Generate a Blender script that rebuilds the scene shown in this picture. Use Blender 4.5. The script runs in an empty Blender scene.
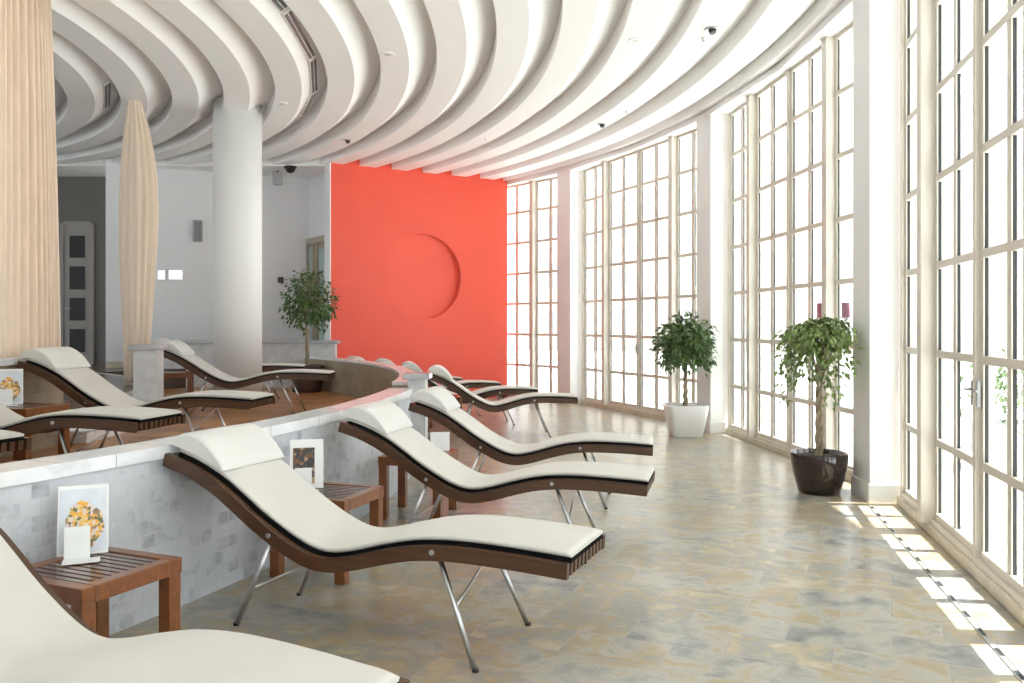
import bpy, bmesh, math, random
from mathutils import Vector, Matrix
random.seed(7)
R = math.radians
COL = bpy.context.scene.collection
CX, CY = -12.03, 8.76          # centre of the round hall
sc = bpy.context.scene

def pol(r, deg, z=0.0):
    return Vector((CX + r*math.cos(R(deg)), CY + r*math.sin(R(deg)), z))

# ------------------------------------------------------------------ materials
def new_mat(name):
    m = bpy.data.materials.new(name); m.use_nodes = True
    nt = m.node_tree
    return m, nt, nt.nodes['Principled BSDF']

def mat(name, col, rough=0.5, metal=0.0, spec=0.5, noise=0.0, nscale=8.0, stretch=(1, 1, 1), bump=0.0, coat=0.0, sheen=0.0, detail=4.0):
    m, nt, b = new_mat(name)
    b.inputs['Base Color'].default_value = (*col, 1)
    b.inputs['Roughness'].default_value = rough
    b.inputs['Metallic'].default_value = metal
    b.inputs['Specular IOR Level'].default_value = spec
    b.inputs['Coat Weight'].default_value = coat
    b.inputs['Sheen Weight'].default_value = sheen
    if noise or bump:
        tc = nt.nodes.new('ShaderNodeTexCoord'); mp = nt.nodes.new('ShaderNodeMapping')
        mp.inputs['Scale'].default_value = stretch
        n = nt.nodes.new('ShaderNodeTexNoise'); n.inputs['Scale'].default_value = nscale; n.inputs['Detail'].default_value = detail
        nt.links.new(tc.outputs['Object'], mp.inputs['Vector']); nt.links.new(mp.outputs['Vector'], n.inputs['Vector'])
        if noise:
            rp = nt.nodes.new('ShaderNodeValToRGB')
            rp.color_ramp.elements[0].position = 0.3; rp.color_ramp.elements[1].position = 0.7
            rp.color_ramp.elements[0].color = (*[max(0, c*(1-noise)) for c in col], 1)
            rp.color_ramp.elements[1].color = (*[min(1, c*(1+noise)) for c in col], 1)
            nt.links.new(n.outputs['Fac'], rp.inputs['Fac']); nt.links.new(rp.outputs['Color'], b.inputs['Base Color'])
        if bump:
            bp = nt.nodes.new('ShaderNodeBump'); bp.inputs['Strength'].default_value = bump; bp.inputs['Distance'].default_value = 0.01
            nt.links.new(n.outputs['Fac'], bp.inputs['Height']); nt.links.new(bp.outputs['Normal'], b.inputs['Normal'])
    return m

def ramp(nt, stops):
    rp = nt.nodes.new('ShaderNodeValToRGB'); cr = rp.color_ramp
    while len(cr.elements) < len(stops): cr.elements.new(0.5)
    for e, (p, c) in zip(cr.elements, stops):
        e.position = p; e.color = (*c, 1)
    return rp

def slate(name, stops, mortar, tw, th, rot, rough, uv=False, mort=0.012, bump=0.3, nsc=2.2, nmix=0.6, offset=0.5, dist=0.8):
    """stone tiles: a random tone for every tile, mottled by noise, with joints"""
    m, nt, b = new_mat(name)
    L = nt.links.new
    tc = nt.nodes.new('ShaderNodeTexCoord'); mp = nt.nodes.new('ShaderNodeMapping')
    mp.inputs['Rotation'].default_value = (0, 0, R(rot))
    L(tc.outputs['UV' if uv else 'Object'], mp.inputs['Vector'])
    br = nt.nodes.new('ShaderNodeTexBrick')
    br.offset = offset; br.squash = 1.0
    br.inputs['Color1'].default_value = (0, 0, 0, 1); br.inputs['Color2'].default_value = (1, 1, 1, 1); br.inputs['Mortar'].default_value = (0.5, 0.5, 0.5, 1)
    br.inputs['Scale'].default_value = 1.0; br.inputs['Brick Width'].default_value = tw; br.inputs['Row Height'].default_value = th
    br.inputs['Mortar Size'].default_value = mort; br.inputs['Mortar Smooth'].default_value = 0.3; br.inputs['Bias'].default_value = 0.0
    L(mp.outputs['Vector'], br.inputs['Vector'])
    n1 = nt.nodes.new('ShaderNodeTexNoise'); n1.inputs['Scale'].default_value = nsc; n1.inputs['Detail'].default_value = 8; n1.inputs['Roughness'].default_value = 0.62; n1.inputs['Distortion'].default_value = dist
    L(mp.outputs['Vector'], n1.inputs['Vector'])
    mx = nt.nodes.new('ShaderNodeMix'); mx.data_type = 'FLOAT'; mx.inputs[0].default_value = nmix
    st = nt.nodes.new('ShaderNodeMapRange'); st.inputs[1].default_value = 0.25; st.inputs[2].default_value = 0.75
    L(n1.outputs['Fac'], st.inputs[0])
    L(br.outputs['Color'], mx.inputs[2]); L(st.outputs[0], mx.inputs[3])
    rp = ramp(nt, stops); L(mx.outputs[0], rp.inputs['Fac'])
    mo = nt.nodes.new('ShaderNodeMix'); mo.data_type = 'RGBA'
    L(br.outputs['Fac'], mo.inputs[0]); L(rp.outputs['Color'], mo.inputs[6]); mo.inputs[7].default_value = (*mortar, 1)
    L(mo.outputs[2], b.inputs['Base Color'])
    b.inputs['Roughness'].default_value = rough
    n2 = nt.nodes.new('ShaderNodeTexNoise'); n2.inputs['Scale'].default_value = 9; n2.inputs['Detail'].default_value = 6
    L(mp.outputs['Vector'], n2.inputs['Vector'])
    ad = nt.nodes.new('ShaderNodeMath'); ad.operation = 'SUBTRACT'; L(n2.outputs['Fac'], ad.inputs[0]); L(br.outputs['Fac'], ad.inputs[1])
    bp = nt.nodes.new('ShaderNodeBump'); bp.inputs['Strength'].default_value = bump; bp.inputs['Distance'].default_value = 0.006
    L(ad.outputs[0], bp.inputs['Height']); L(bp.outputs['Normal'], b.inputs['Normal'])
    return m

def s2l(r, g, b):
    f = lambda c: (c/255/12.92) if c/255 <= 0.04045 else ((c/255+0.055)/1.055)**2.4
    return (f(r), f(g), f(b))

M = {}
M['ceiling'] = mat('white_ceiling_paint', (0.89, 0.89, 0.885), 0.6)
M['wall'] = mat('white_wall_paint', (0.84, 0.84, 0.83), 0.6)
M['greywall'] = mat('pale_grey_wall_paint', (0.83, 0.845, 0.865), 0.6)
M['shadewall'] = mat('shaded_wall_paint', (0.13, 0.12, 0.11), 0.6)  # corridor dimness put into the colour of this wall
M['red'] = mat('coral_red_paint', (0.84, 0.095, 0.052), 0.5, noise=0.03, nscale=1.5)
M['frame'] = mat('cream_window_paint', (0.70, 0.655, 0.58), 0.4)
M['sash'] = mat('cream_sash_paint', (0.68, 0.63, 0.55), 0.4)
M['bead'] = mat('grey_weather_bead', (0.03, 0.032, 0.034), 0.6)
M['kerb'] = mat('limestone_kerb', (0.62, 0.56, 0.45), 0.5, noise=0.12, nscale=5)
M['floor'] = slate('slate_floor_tiles', [(0.04, s2l(88, 88, 87)), (0.24, s2l(134, 133, 130)), (0.40, s2l(170, 167, 156)), (0.53, s2l(166, 146, 108)), (0.63, s2l(143, 143, 140)), (0.77, s2l(178, 164, 130)), (0.95, s2l(202, 199, 188))], s2l(164, 161, 152), 0.48, 0.29, 24, 0.28, bump=0.4, nsc=4.6, nmix=0.56, mort=0.005, dist=0.35)
M['terrace'] = slate('rust_slate_floor_tiles', [(0.15, s2l(120, 84, 52)), (0.4, s2l(178, 124, 74)), (0.62, s2l(196, 142, 86)), (0.9, s2l(146, 108, 76))], s2l(140, 104, 72), 0.6, 0.4, 12, 0.33, bump=0.3)
M['mosaic'] = slate('grey_stone_mosaic', [(0.05, s2l(150, 151, 158)), (0.3, s2l(190, 192, 199)), (0.5, s2l(212, 214, 220)), (0.8, s2l(204, 206, 212)), (1.0, s2l(226, 227, 232))], s2l(208, 209, 214), 0.095, 0.075, 0, 0.4, uv=True, mort=0.005, nsc=7.0, nmix=0.6, bump=0.25)
M['floorlit_stone'] = slate('floorlit_stone_blocks', [(0.1, s2l(140, 128, 110)), (0.5, s2l(160, 146, 124)), (0.9, s2l(172, 158, 136))], s2l(140, 128, 108), 0.30, 0.15, 0, 0.5, uv=True, mort=0.004, nsc=4, bump=0.2)  # brown cast of light off the floor mixed into the stone tones
M['marble'] = slate('white_marble', [(0.1, s2l(214, 216, 220)), (0.4, s2l(234, 235, 238)), (0.7, s2l(244, 244, 246)), (1.0, s2l(226, 226, 230))], s2l(180, 180, 184), 0.62, 9.0, 0, 0.22, uv=True, mort=0.004, nsc=5, nmix=0.75, bump=0.03)
M['pierstone'] = mat('pale_grey_pier_stone', (0.60, 0.60, 0.60), 0.45, noise=0.12, nscale=7)
M['slat'] = mat('dark_stained_slats', s2l(76, 48, 28), 0.36, noise=0.25, nscale=3, stretch=(1.0, 14, 14), coat=0.25, detail=2)
M['teak'] = mat('oiled_teak', s2l(128, 74, 36), 0.3, noise=0.22, nscale=5, stretch=(1.5, 9, 3), coat=0.35, detail=2)
M['tabletop'] = mat('dark_oiled_tabletop', s2l(92, 55, 38), 0.2, noise=0.2, nscale=4, stretch=(1.5, 14, 3), coat=0.6, detail=2)
M['cushion'] = mat('cream_cushion_fabric', (0.64, 0.615, 0.565), 0.75, noise=0.04, nscale=2.5, bump=0.10, sheen=0.2)
M['pillow'] = mat('white_pillow_fabric', (0.69, 0.675, 0.64), 0.75, noise=0.03, nscale=3, bump=0.12, sheen=0.2)
M['gapshade'] = mat('black_underside_and_gap_shade', (0.007, 0.007, 0.007), 0.9, spec=0.1)
M['steel'] = mat('brushed_steel', (0.62, 0.62, 0.63), 0.28, metal=1.0)
M['darksteel'] = mat('dark_steel', (0.05, 0.05, 0.055), 0.4, metal=0.6)
M['curtain'] = mat('beige_curtain_fabric', s2l(228, 208, 188), 0.8, noise=0.06, nscale=3, stretch=(6, 6, 0.4), sheen=0.3)
M['leaf'] = mat('ficus_leaf', (0.085, 0.15, 0.045), 0.38, noise=0.45, nscale=9)
M['leafpale'] = mat('variegated_ficus_leaf', (0.17, 0.24, 0.075), 0.38, noise=0.45, nscale=9)
M['bark'] = mat('ficus_bark', (0.33, 0.27, 0.18), 0.7, noise=0.3, nscale=22, bump=0.3)
M['soil'] = mat('potting_soil', (0.045, 0.03, 0.02), 0.9, noise=0.4, nscale=40, bump=0.5)
M['whitepot'] = mat('white_glazed_pot', (0.83, 0.82, 0.81), 0.25, coat=0.3)
M['brownpot'] = mat('dark_brown_glazed_pot', (0.020, 0.0075, 0.006), 0.12, coat=0.6)
M['planter'] = mat('matt_brown_planter', (0.07, 0.045, 0.035), 0.5)
M['door'] = mat('grey_door_paint', (0.27, 0.245, 0.225), 0.5)
M['darkglass'] = mat('dark_door_glass', (0.02, 0.018, 0.018), 0.35, spec=0.2)
M['tealglass'] = mat('frosted_teal_glass', (0.42, 0.56, 0.56), 0.25)
M['taupe'] = mat('taupe_door_frame', (0.42, 0.37, 0.29), 0.5)
M['greyplastic'] = mat('grey_plastic', (0.42, 0.43, 0.45), 0.5)
M['whiteplastic'] = mat('white_plastic', (0.85, 0.85, 0.85), 0.4)
M['black'] = mat('black_plastic', (0.015, 0.015, 0.017), 0.35)
M['maroon'] = mat('maroon_plastic', (0.06, 0.012, 0.018), 0.4)
M['screen'] = mat('lit_panel_screen', (0.75, 0.84, 0.86), 0.2)
M['screen'].node_tree.nodes['Principled BSDF'].inputs['Emission Color'].default_value = (0.85, 0.96, 1, 1)
M['screen'].node_tree.nodes['Principled BSDF'].inputs['Emission Strength'].default_value = 0.5
M['paper'] = mat('white_card', (0.86, 0.86, 0.86), 0.5)
M['terraceout'] = mat('pale_terrace_paving', (0.80, 0.79, 0.77), 0.7, noise=0.08, nscale=1.5)
M['render'] = mat('cream_render', (0.78, 0.70, 0.58), 0.8, noise=0.05, nscale=0.5)
M['shutter'] = mat('pale_shutter', (0.42, 0.42, 0.42), 0.6)
M['purple'] = mat('plum_paint', (0.060, 0.008, 0.022), 0.8)
M['outleaf'] = mat('shrub_leaf', (0.16, 0.24, 0.10), 0.5, noise=0.4, nscale=9)

def picture_mat(name, cols, sc_=18):
    m, nt, b = new_mat(name); L = nt.links.new
    tc = nt.nodes.new('ShaderNodeTexCoord'); v = nt.nodes.new('ShaderNodeTexVoronoi'); v.inputs['Scale'].default_value = sc_
    L(tc.outputs['Object'], v.inputs['Vector'])
    sep = nt.nodes.new('ShaderNodeSeparateColor'); L(v.outputs['Color'], sep.inputs[0])
    rp = ramp(nt, cols); rp.color_ramp.interpolation = 'CONSTANT'
    L(sep.outputs[0], rp.inputs['Fac']); L(rp.outputs['Color'], b.inputs['Base Color'])
    b.inputs['Roughness'].default_value = 0.3
    return m
M['flowers'] = picture_mat('printed_flowers', [(0.0, (0.85, 0.42, 0.05)), (0.22, (0.8, 0.55, 0.18)), (0.4, (0.75, 0.62, 0.6)), (0.55, (0.35, 0.22, 0.12)), (0.68, (0.82, 0.66, 0.42)), (0.84, (0.16, 0.16, 0.07))], 75)
M['bottles'] = picture_mat('printed_dark_picture', [(0.0, (0.04, 0.03, 0.03)), (0.3, (0.18, 0.08, 0.03)), (0.5, (0.05, 0.06, 0.05)), (0.7, (0.4, 0.28, 0.16)), (0.85, (0.03, 0.03, 0.03))], 45)
M['skyprint'] = mat('printed_pale_blue', (0.70, 0.74, 0.80), 0.3, noise=0.1, nscale=10)

def glass_mat():
    m, nt, b = new_mat('window_glass'); L = nt.links.new
    nt.nodes.remove(b)
    out = nt.nodes['Material Output']
    tr = nt.nodes.new('ShaderNodeBsdfTransparent'); tr.inputs['Color'].default_value = (0.93, 0.955, 0.955, 1)
    gl = nt.nodes.new('ShaderNodeBsdfGlossy'); gl.inputs['Roughness'].default_value = 0.01
    lw = nt.nodes.new('ShaderNodeLayerWeight'); lw.inputs['Blend'].default_value = 0.5
    pw = nt.nodes.new('ShaderNodeMath'); pw.operation = 'POWER'; pw.inputs[1].default_value = 5.0; L(lw.outputs['Facing'], pw.inputs[0])
    fr = nt.nodes.new('ShaderNodeMath'); fr.operation = 'MULTIPLY_ADD'; fr.inputs[1].default_value = 0.5; fr.inputs[2].default_value = 0.02; L(pw.outputs[0], fr.inputs[0])
    mx = nt.nodes.new('ShaderNodeMixShader')
    L(fr.outputs[0], mx.inputs[0]); L(tr.outputs[0], mx.inputs[1]); L(gl.outputs[0], mx.inputs[2]); L(mx.outputs[0], out.inputs[0])
    return m
M['glass'] = glass_mat()

# ------------------------------------------------------------------ mesh builder
class MB:
    def __init__(s): s.bm = bmesh.new(); s.uv = None
    def quad(s, a, b, c, d):
        vs = [s.bm.verts.new(p) for p in (a, b, c, d)]; return s.bm.faces.new(vs)
    def box(s, c, size, rot=None, bev=0.0):
        c = Vector(c); h = Vector(size)*0.5
        r = rot if rot is not None else Matrix.Identity(3)
        vs = [s.bm.verts.new(c + r @ Vector((h.x*i, h.y*j, h.z*k))) for k in (-1, 1) for j in (-1, 1) for i in (-1, 1)]
        fs = [(0, 2, 3, 1), (4, 5, 7, 6), (0, 1, 5, 4), (2, 6, 7, 3), (0, 4, 6, 2), (1, 3, 7, 5)]
        faces = [s.bm.faces.new([vs[i] for i in f]) for f in fs]
        if bev > 0:
            es = list({e for f in faces for e in f.edges})
            bmesh.ops.bevel(s.bm, geom=es, offset=bev, segments=2, profile=0.6, affect='EDGES')
        return s
    def bar(s, p, q, w, d, up=Vector((0, 0, 1)), bev=0.0):
        p, q = Vector(p), Vector(q); x = (q-p).normalized(); y = up.cross(x)
        if y.length < 1e-5: y = Vector((0, 1, 0)).cross(x)
        y.normalize(); z = x.cross(y)
        rot = Matrix((x, y, z)).transposed()
        return s.box((p+q)/2, ((q-p).length, w, d), rot, bev)
    def tube(s, pts, rad, n=8, caps=True):
        pts = [Vector(p) for p in pts]; rads = rad if isinstance(rad, (list, tuple)) else [rad]*len(pts)
        rings = []; prev = None
        for i, p in enumerate(pts):
            t = (pts[min(i+1, len(pts)-1)] - pts[max(i-1, 0)]).normalized()
            if prev is None:
                a = Vector((0, 0, 1)) if abs(t.z) < 0.9 else Vector((1, 0, 0))
                u = t.cross(a).normalized()
            else:
                u = (prev - t*prev.dot(t)).normalized()
            prev = u; v = t.cross(u)
            rings.append([s.bm.verts.new(p + (u*math.cos(2*math.pi*k/n) + v*math.sin(2*math.pi*k/n))*rads[i]) for k in range(n)])
        for a, b in zip(rings, rings[1:]):
            for k in range(n):
                f = s.bm.faces.new((a[k], a[(k+1) % n], b[(k+1) % n], b[k])); f.smooth = True
        if caps:
            s.bm.faces.new(list(reversed(rings[0]))); s.bm.faces.new(rings[-1])
        return s
    def lathe(s, prof, c=(0, 0, 0), n=32, smooth=True, closed=True):
        c = Vector(c); rings = []
        for r, z in prof:
            rings.append([s.bm.verts.new(c + Vector((r*math.cos(2*math.pi*k/n), r*math.sin(2*math.pi*k/n), z))) for k in range(n)])
        for a, b in zip(rings, rings[1:]):
            for k in range(n):
                f = s.bm.faces.new((a[k], a[(k+1) % n], b[(k+1) % n], b[k])); f.smooth = smooth
        if closed:
            s.bm.faces.new(list(reversed(rings[0]))); s.bm.faces.new(rings[-1])
        return s
    def loft(s, rings, caps=True, smooth=True, closed=True):
        rv = [[s.bm.verts.new(p) for p in r] for r in rings]; n = len(rings[0])
        for a, b in zip(rv, rv[1:]):
            for k in range(n if closed else n-1):
                f = s.bm.faces.new((a[k], a[(k+1) % n], b[(k+1) % n], b[k])); f.smooth = smooth
        if caps:
            s.bm.faces.new(list(reversed(rv[0]))); s.bm.faces.new(rv[-1])
        return s
    def prism(s, poly, z0, z1):
        lo = [s.bm.verts.new((x, y, z0)) for x, y in poly]; hi = [s.bm.verts.new((x, y, z1)) for x, y in poly]; n = len(poly)
        for k in range(n): s.bm.faces.new((lo[k], lo[(k+1) % n], hi[(k+1) % n], hi[k]))
        s.bm.faces.new(list(reversed(lo))); s.bm.faces.new(hi)
        return s
    def arc(s, r0, r1, z0, z1, a0, a1, step=1.0):
        """curved solid around the hall's centre; uv = metres along the arc, metres up"""
        if s.uv is None: s.uv = s.bm.loops.layers.uv.new('UVMap')
        n = max(2, int(abs(a1-a0)/step)); secs = []
        for i in range(n+1):
            a = a0 + (a1-a0)*i/n
            secs.append((a, [s.bm.verts.new(pol(r, a, z)) for r, z in ((r0, z0), (r1, z0), (r1, z1), (r0, z1))]))
        def face(vs, uvs, sm):
            f = s.bm.faces.new(vs); f.smooth = sm
            for l, u in zip(f.loops, uvs): l[s.uv].uv = u
        for (a, p), (b, q) in zip(secs, secs[1:]):
            ua, ub = R(a)*r1, R(b)*r1
            va = [(r0, z0), (r1, z0), (r1, z1), (r0, z1)]
            for k in range(4):
                j = (k+1) % 4
                v0 = va[k][1] if k in (1, 3) else va[k][0]; v1 = va[j][1] if k in (1, 3) else va[j][0]
                face((p[k], p[j], q[j], q[k]), ((ua, v0), (ua, v1), (ub, v1), (ub, v0)), False)
        for (a, p), sgn in ((secs[0], 1), (secs[-1], -1)):
            vs = list(reversed(p)) if sgn > 0 else p
            face(vs, [(0, 0), (0.3, 0), (0.3, 0.3), (0, 0.3)], False)
        return s
    def build(s, name, m, parent=None, loc=None, recalc=True, autosmooth=None):
        if recalc: bmesh.ops.recalc_face_normals(s.bm, faces=s.bm.faces)
        me = bpy.data.meshes.new(name); s.bm.to_mesh(me); s.bm.free(); me.materials.append(m)
        o = bpy.data.objects.new(name, me); COL.objects.link(o)
        if parent is not None: o.parent = parent
        if loc is not None: o.location = loc
        return o

def tag(o, label, cat, group=None, kind=None):
    o['label'] = label; o['category'] = cat
    if group: o['group'] = group
    if kind: o['kind'] = kind
    return o
def struct(o): o['kind'] = 'structure'; return o
def empty(name, loc, rz=0.0, label=None, cat=None, group=None):
    o = bpy.data.objects.new(name, None); COL.objects.link(o); o.location = loc; o.rotation_euler = (0, 0, rz); o.empty_display_size = 0.1
    if label: tag(o, label, cat, group)
    return o
def copy_tree(o, parent=None):
    c = o.copy(); COL.objects.link(c)
    if parent is not None: c.parent = parent
    for ch in [x for x in bpy.data.objects if x.parent == o]: copy_tree(ch, c)
    return c

# ------------------------------------------------------------------ floors
ZP, ZI = 0.36, 0.72            # raised sunbathing terrace, inner room
m = MB(); m.prism([pol(15.62, a)[:2] for a in range(-84, 61, 2)] + [(-14.6, 23), (-14.6, -7)], -0.12, 0.0)
struct(m.build('floor', M['floor']))
m = MB(); m.arc(7.5, 10.92, 0.002, ZP, -84, 58)
o = struct(m.build('platform_floor', M['terrace']))
m = MB(); m.arc(0.02, 7.53, 0.002, ZI, -84, -2.4); m.arc(0.02, 7.2, 0.002, ZI, -2.4, 9.5); m.arc(0.02, 7.53, 0.002, ZI, 9.5, 150); m.arc(7.53, 12.0, ZP, ZI, 50, 150)
struct(m.build('inner_floor', mat('dark_inner_floor', s2l(96, 84, 76), 0.25, noise=0.2, nscale=2)))
# steps between the levels, in the aisle
for k, (r0, r1, z1) in enumerate(((7.2, 7.5, ZP+0.24), (7.5, 7.8, ZP+0.12))):
    m = MB(); m.arc(r0, r1, ZP+0.001, z1, -2.2, 9.2, 0.5); struct(m.build('step_trim_%d' % (k+1), M['marble']))

# ------------------------------------------------------------------ low curved walls with marble coping
WO, WI = 11.0, 7.58
def low_wall(name, r0, r1, z0, z1, a0, a1, ct, over, face_in):
    m = MB(); m.arc(r0, r1, z0, z1-ct, a0, a1, 0.7); o = struct(m.build(name, face_in))
    m = MB(); m.arc(r0-over, r1+over, z1-ct, z1, a0, a1, 0.7); m.build('coping', M['marble'], o)
    return o
low_wall('low_wall_near', WO-0.20, WO, 0, 0.90, -80, -0.6, 0.066, 0.02, M['mosaic'])
low_wall('low_wall_far', WO-0.22, WO-0.02, 0, 0.945, 0.7, 40.6, 0.035, 0.005, M['floorlit_stone'])
low_wall('inner_wall_near', WI-0.2, WI, ZP, 1.24, -80, -2.4, 0.06, 0.03, M['floorlit_stone'])
m = MB(); m.arc(7.531, 7.56, ZP+0.001, ZI+0.005, 9.6, 60); struct(m.build('step_trim_3', M['marble']))
def pier(name, c, ang, w, d, z0, z1, capw):
    rot = Matrix.Rotation(R(ang), 3, 'Z')
    m = MB(); m.box((c[0], c[1], (z0+z1-0.055)/2), (w, d, z1-0.055-z0), rot, 0.004); o = struct(m.build(name, M['pierstone']))
    m = MB(); m.box((c[0], c[1], z1-0.0275), (w+capw, d+capw, 0.055), rot, 0.006); m.build('coping', M['marble'], o)
p = pol(11.06, 0.0); pier('pier_pillar', p, 0.0, 0.18, 0.24, 0, 1.045, 0.09)
pier('pier_pillar.001', (-4.36, 10.2), 6, 0.27, 0.27, ZP, 1.30, 0.10)
# straight parapet at the back of the terrace
m = MB(); m.box((-5.2, 15.95, (ZP+1.19)/2), (3.8, 0.2, 1.19-ZP)); o = struct(m.build('low_wall_back', M['pierstone']))
m = MB(); m.box((-5.17, 15.93, 1.215), (3.86, 0.3, 0.06), None, 0.006)
c = m.build('coping', M['marble'], o)

# ------------------------------------------------------------------ window wall
A0 = -5.2; PITCH = 17.65; PD = 1.7                     # pillar corner angles, degrees; pillar length along the arc
RI = 15.2; ZTOP = 4.56
ROWS = [0.68, 1.33, 1.98, 2.62, 3.27, 3.92]
def bay(idx, a_s, a_e, nvis=4):
    S, E = pol(RI, a_s), pol(RI, a_e)
    u = (E-S); Lb = u.length; u.normalize(); n = Vector((u.y, -u.x, 0))
    if n.dot(S - Vector((CX, CY, 0))) < 0: n = -n
    rot = Matrix((u, n, Vector((0, 0, 1)))).transposed()
    off = 0.30
    def P(a, z, o=0.0): return S + u*a + n*(off+o) + Vector((0, 0, z))
    # outer frame: head, bottom rail, jambs and posts
    m = MB()
    fw = 0.07
    m.box(P(Lb/2, ZTOP+0.03), (Lb, 0.12, 0.10), rot); m.box(P(Lb/2, 0.085), (Lb, 0.12, 0.04), rot)
    side = Lb*0.235; posts = [0.03, side, Lb/2, Lb-side, Lb-0.03]
    for i, a in enumerate(posts):
        w = (0.06, 0.11, 0.05, 0.11, 0.06)[i]
        if i in (1, 3): m.box(P(a, (0.07+ZTOP)/2, -0.04), (w, 0.17, ZTOP-0.07), rot, 0.005)
        else: m.box(P(a, (0.07+ZTOP)/2), (w, 0.11, ZTOP-0.07), rot)
    root = struct(m.build('window_%d' % idx, M['frame']))
    m = MB(); m.box(S + u*Lb/2 + n*(off+0.015) + Vector((0, 0, 0.035)), (Lb, 0.20, 0.07), rot, 0.006); m.build('window_sill', M['kerb'], root)
    for i in range(4):
        a, b = posts[i] + (0.03, 0.055, 0.025, 0.055)[i], posts[i+1] - (0.055, 0.025, 0.055, 0.03)[i]
        door = i in (1, 2)
        st = 0.06 if door else 0.035; br = 0.06 if door else 0.04
        m = MB()
        for q in (a+st/2, b-st/2): m.box(P(q, (0.10+ZTOP-0.02)/2, -0.0215), (st, 0.007, ZTOP-0.02-0.10), rot)
        m.box(P((a+b)/2, 0.10+br/2), (b-a-2*st, 0.07, br), rot)
        m.box(P((a+b)/2, ZTOP-0.05), (b-a-2*st, 0.07, 0.06), rot)
        m.box(P((a+b)/2, (0.10+br+ZTOP-0.08)/2, -0.0215), (0.072, 0.007, ZTOP-0.08-0.10-br), rot)
        for z in ROWS:
            m.box(P((a+b)/2, z), (b-a-2*st, 0.06, 0.052), rot)
        s_ = m.build('window_sash', M['sash'], root)
        m = MB()                                            # dark glazing bars on the weather side
        for q, w_ in ((a+st/2, st-0.002), ((a+b)/2, 0.068), (b-st/2, st-0.002)): m.box(P(q, (0.10+br+ZTOP-0.08)/2, -0.007), (w_, 0.022, ZTOP-0.08-0.10-br), rot)
        m.build('glazing_bead', M['bead'], s_)
        m = MB(); m.box(P((a+b)/2, (0.10+br+ZTOP-0.08)/2), (b-a-2*st, 0.012, ZTOP-0.08-0.10-br), rot); m.build('glass_pane', M['glass'], s_)
        if door:
            q = (b-st/2) if i == 1 else (a+st/2)
            m = MB(); m.box(P(q, 1.12, -0.045), (0.03, 0.02, 0.16), rot, 0.004)
            m.tube([P(q, 1.14, -0.05), P(q, 1.14, -0.075), P(q + (-0.07 if i == 1 else 0.07), 1.14, -0.075)], 0.008, 8); m.build('door_handle', M['greyplastic'], s_)
    return S, E, u, n
pil_angles = [A0 + PITCH*k for k in range(-4, 3)]       # ... -75.8 to 30.1
wi = 1
BAY = {}
for k, a in enumerate(pil_angles):
    c0, c1 = pol(RI, a), pol(RI, a+PD)
    u = (c1-c0).normalized(); n = Vector((u.y, -u.x, 0))
    m = MB(); rot = Matrix((u, n, Vector((0, 0, 1)))).transposed(); Lp = (c1-c0).length
    m.box((c0+c1)/2 + n*0.27 + Vector((0, 0, 2.45)), (Lp, 0.54, 4.9), rot)
    o = struct(m.build('wall_pillar', M['wall']))
    m = MB(); m.box((c0+c1)/2 + n*0.27 + Vector((0, 0, 0.08)), (Lp+0.03, 0.57, 0.16), rot, 0.004); m.build('baseboard', M['wall'], o)
    nxt = a + PITCH
    if k < len(pil_angles)-1:
        BAY[k] = bay(wi, a+PD, nxt); wi += 1
BAY[6] = bay(wi, pil_angles[-1]+PD, pil_angles[-1]+PITCH)
# header beam over the windows, bent at every pillar and mid-bay
pts = []
for a in pil_angles + [pil_angles[-1]+PITCH]:
    pts += [a+PD/2, a+PD/2+PITCH/2]
pts = pts[:-1]
m = MB()
inner = [pol(RI, a) for a in pts]; outer = [pol(RI+0.62, a) for a in pts]
m.prism([(p.x, p.y) for p in inner] + [(p.x, p.y) for p in reversed(outer)], 4.52, 4.95)
struct(m.build('header_beam', M['wall']))
# roof slab, with unseen eaves outside, depth stepped per bay to trim the sun patches
m = MB(); m.prism([pol(15.9, a)[:2] for a in range(-90, 62, 2)] + [(-15, 24), (-15, -8)], 4.95, 5.1); struct(m.build('roof_slab', M['wall']))
m = MB(); m.arc(15.86, 18.17, 4.74, 4.94, -86, -4.5, 1.0); m.arc(15.86, 18.50, 4.74, 4.94, -4.5, 13, 1.0); m.arc(15.86, 19.0, 4.74, 4.94, 13, 50, 1.0); struct(m.build('sun_shading_eaves', M['wall']))

# ------------------------------------------------------------------ stepped ring ceiling
ZC = 4.6; PR = 0.658; SW = 0.335; DEP = 0.22
prof = []
k = -15
edges = [11.215 + PR*i for i in range(-15, 7)]           # inner edge of every flat ring
for i, r in enumerate(edges):
    if r < 0.4: continue
    r1 = min(r+SW, 15.07)
    prof.append((r, ZC, False)); prof.append((r1, ZC, False))
    if r+SW < 15.0:
        rec = PR-SW
        for t in (0.12, 0.3, 0.5, 0.7, 0.88, 1.0):
            prof.append((r1+rec*t, ZC + DEP*(1-(1-t)**1.25), True))
prof.append((15.07, ZC+0.3, False))
m = MB(); angs = [a*0.75-92 for a in range(0, int(192/0.75)+1)]
rings = [[m.bm.verts.new(pol(r, a, z)) for a in angs] for r, z, _ in prof]
for i in range(len(prof)-1):
    sm = prof[i+1][2]
    for j in range(len(angs)-1):
        f = m.bm.faces.new((rings[i][j], rings[i+1][j], rings[i+1][j+1], rings[i][j+1])); f.smooth = True
for i in range(len(prof)-1):
    hard = (not prof[i][2]) or (not prof[i+1][2])
o = m.build('ceiling', M['ceiling'], recalc=False)
o.data.polygons.foreach_set('use_smooth', [True]*len(o.data.polygons))
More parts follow.
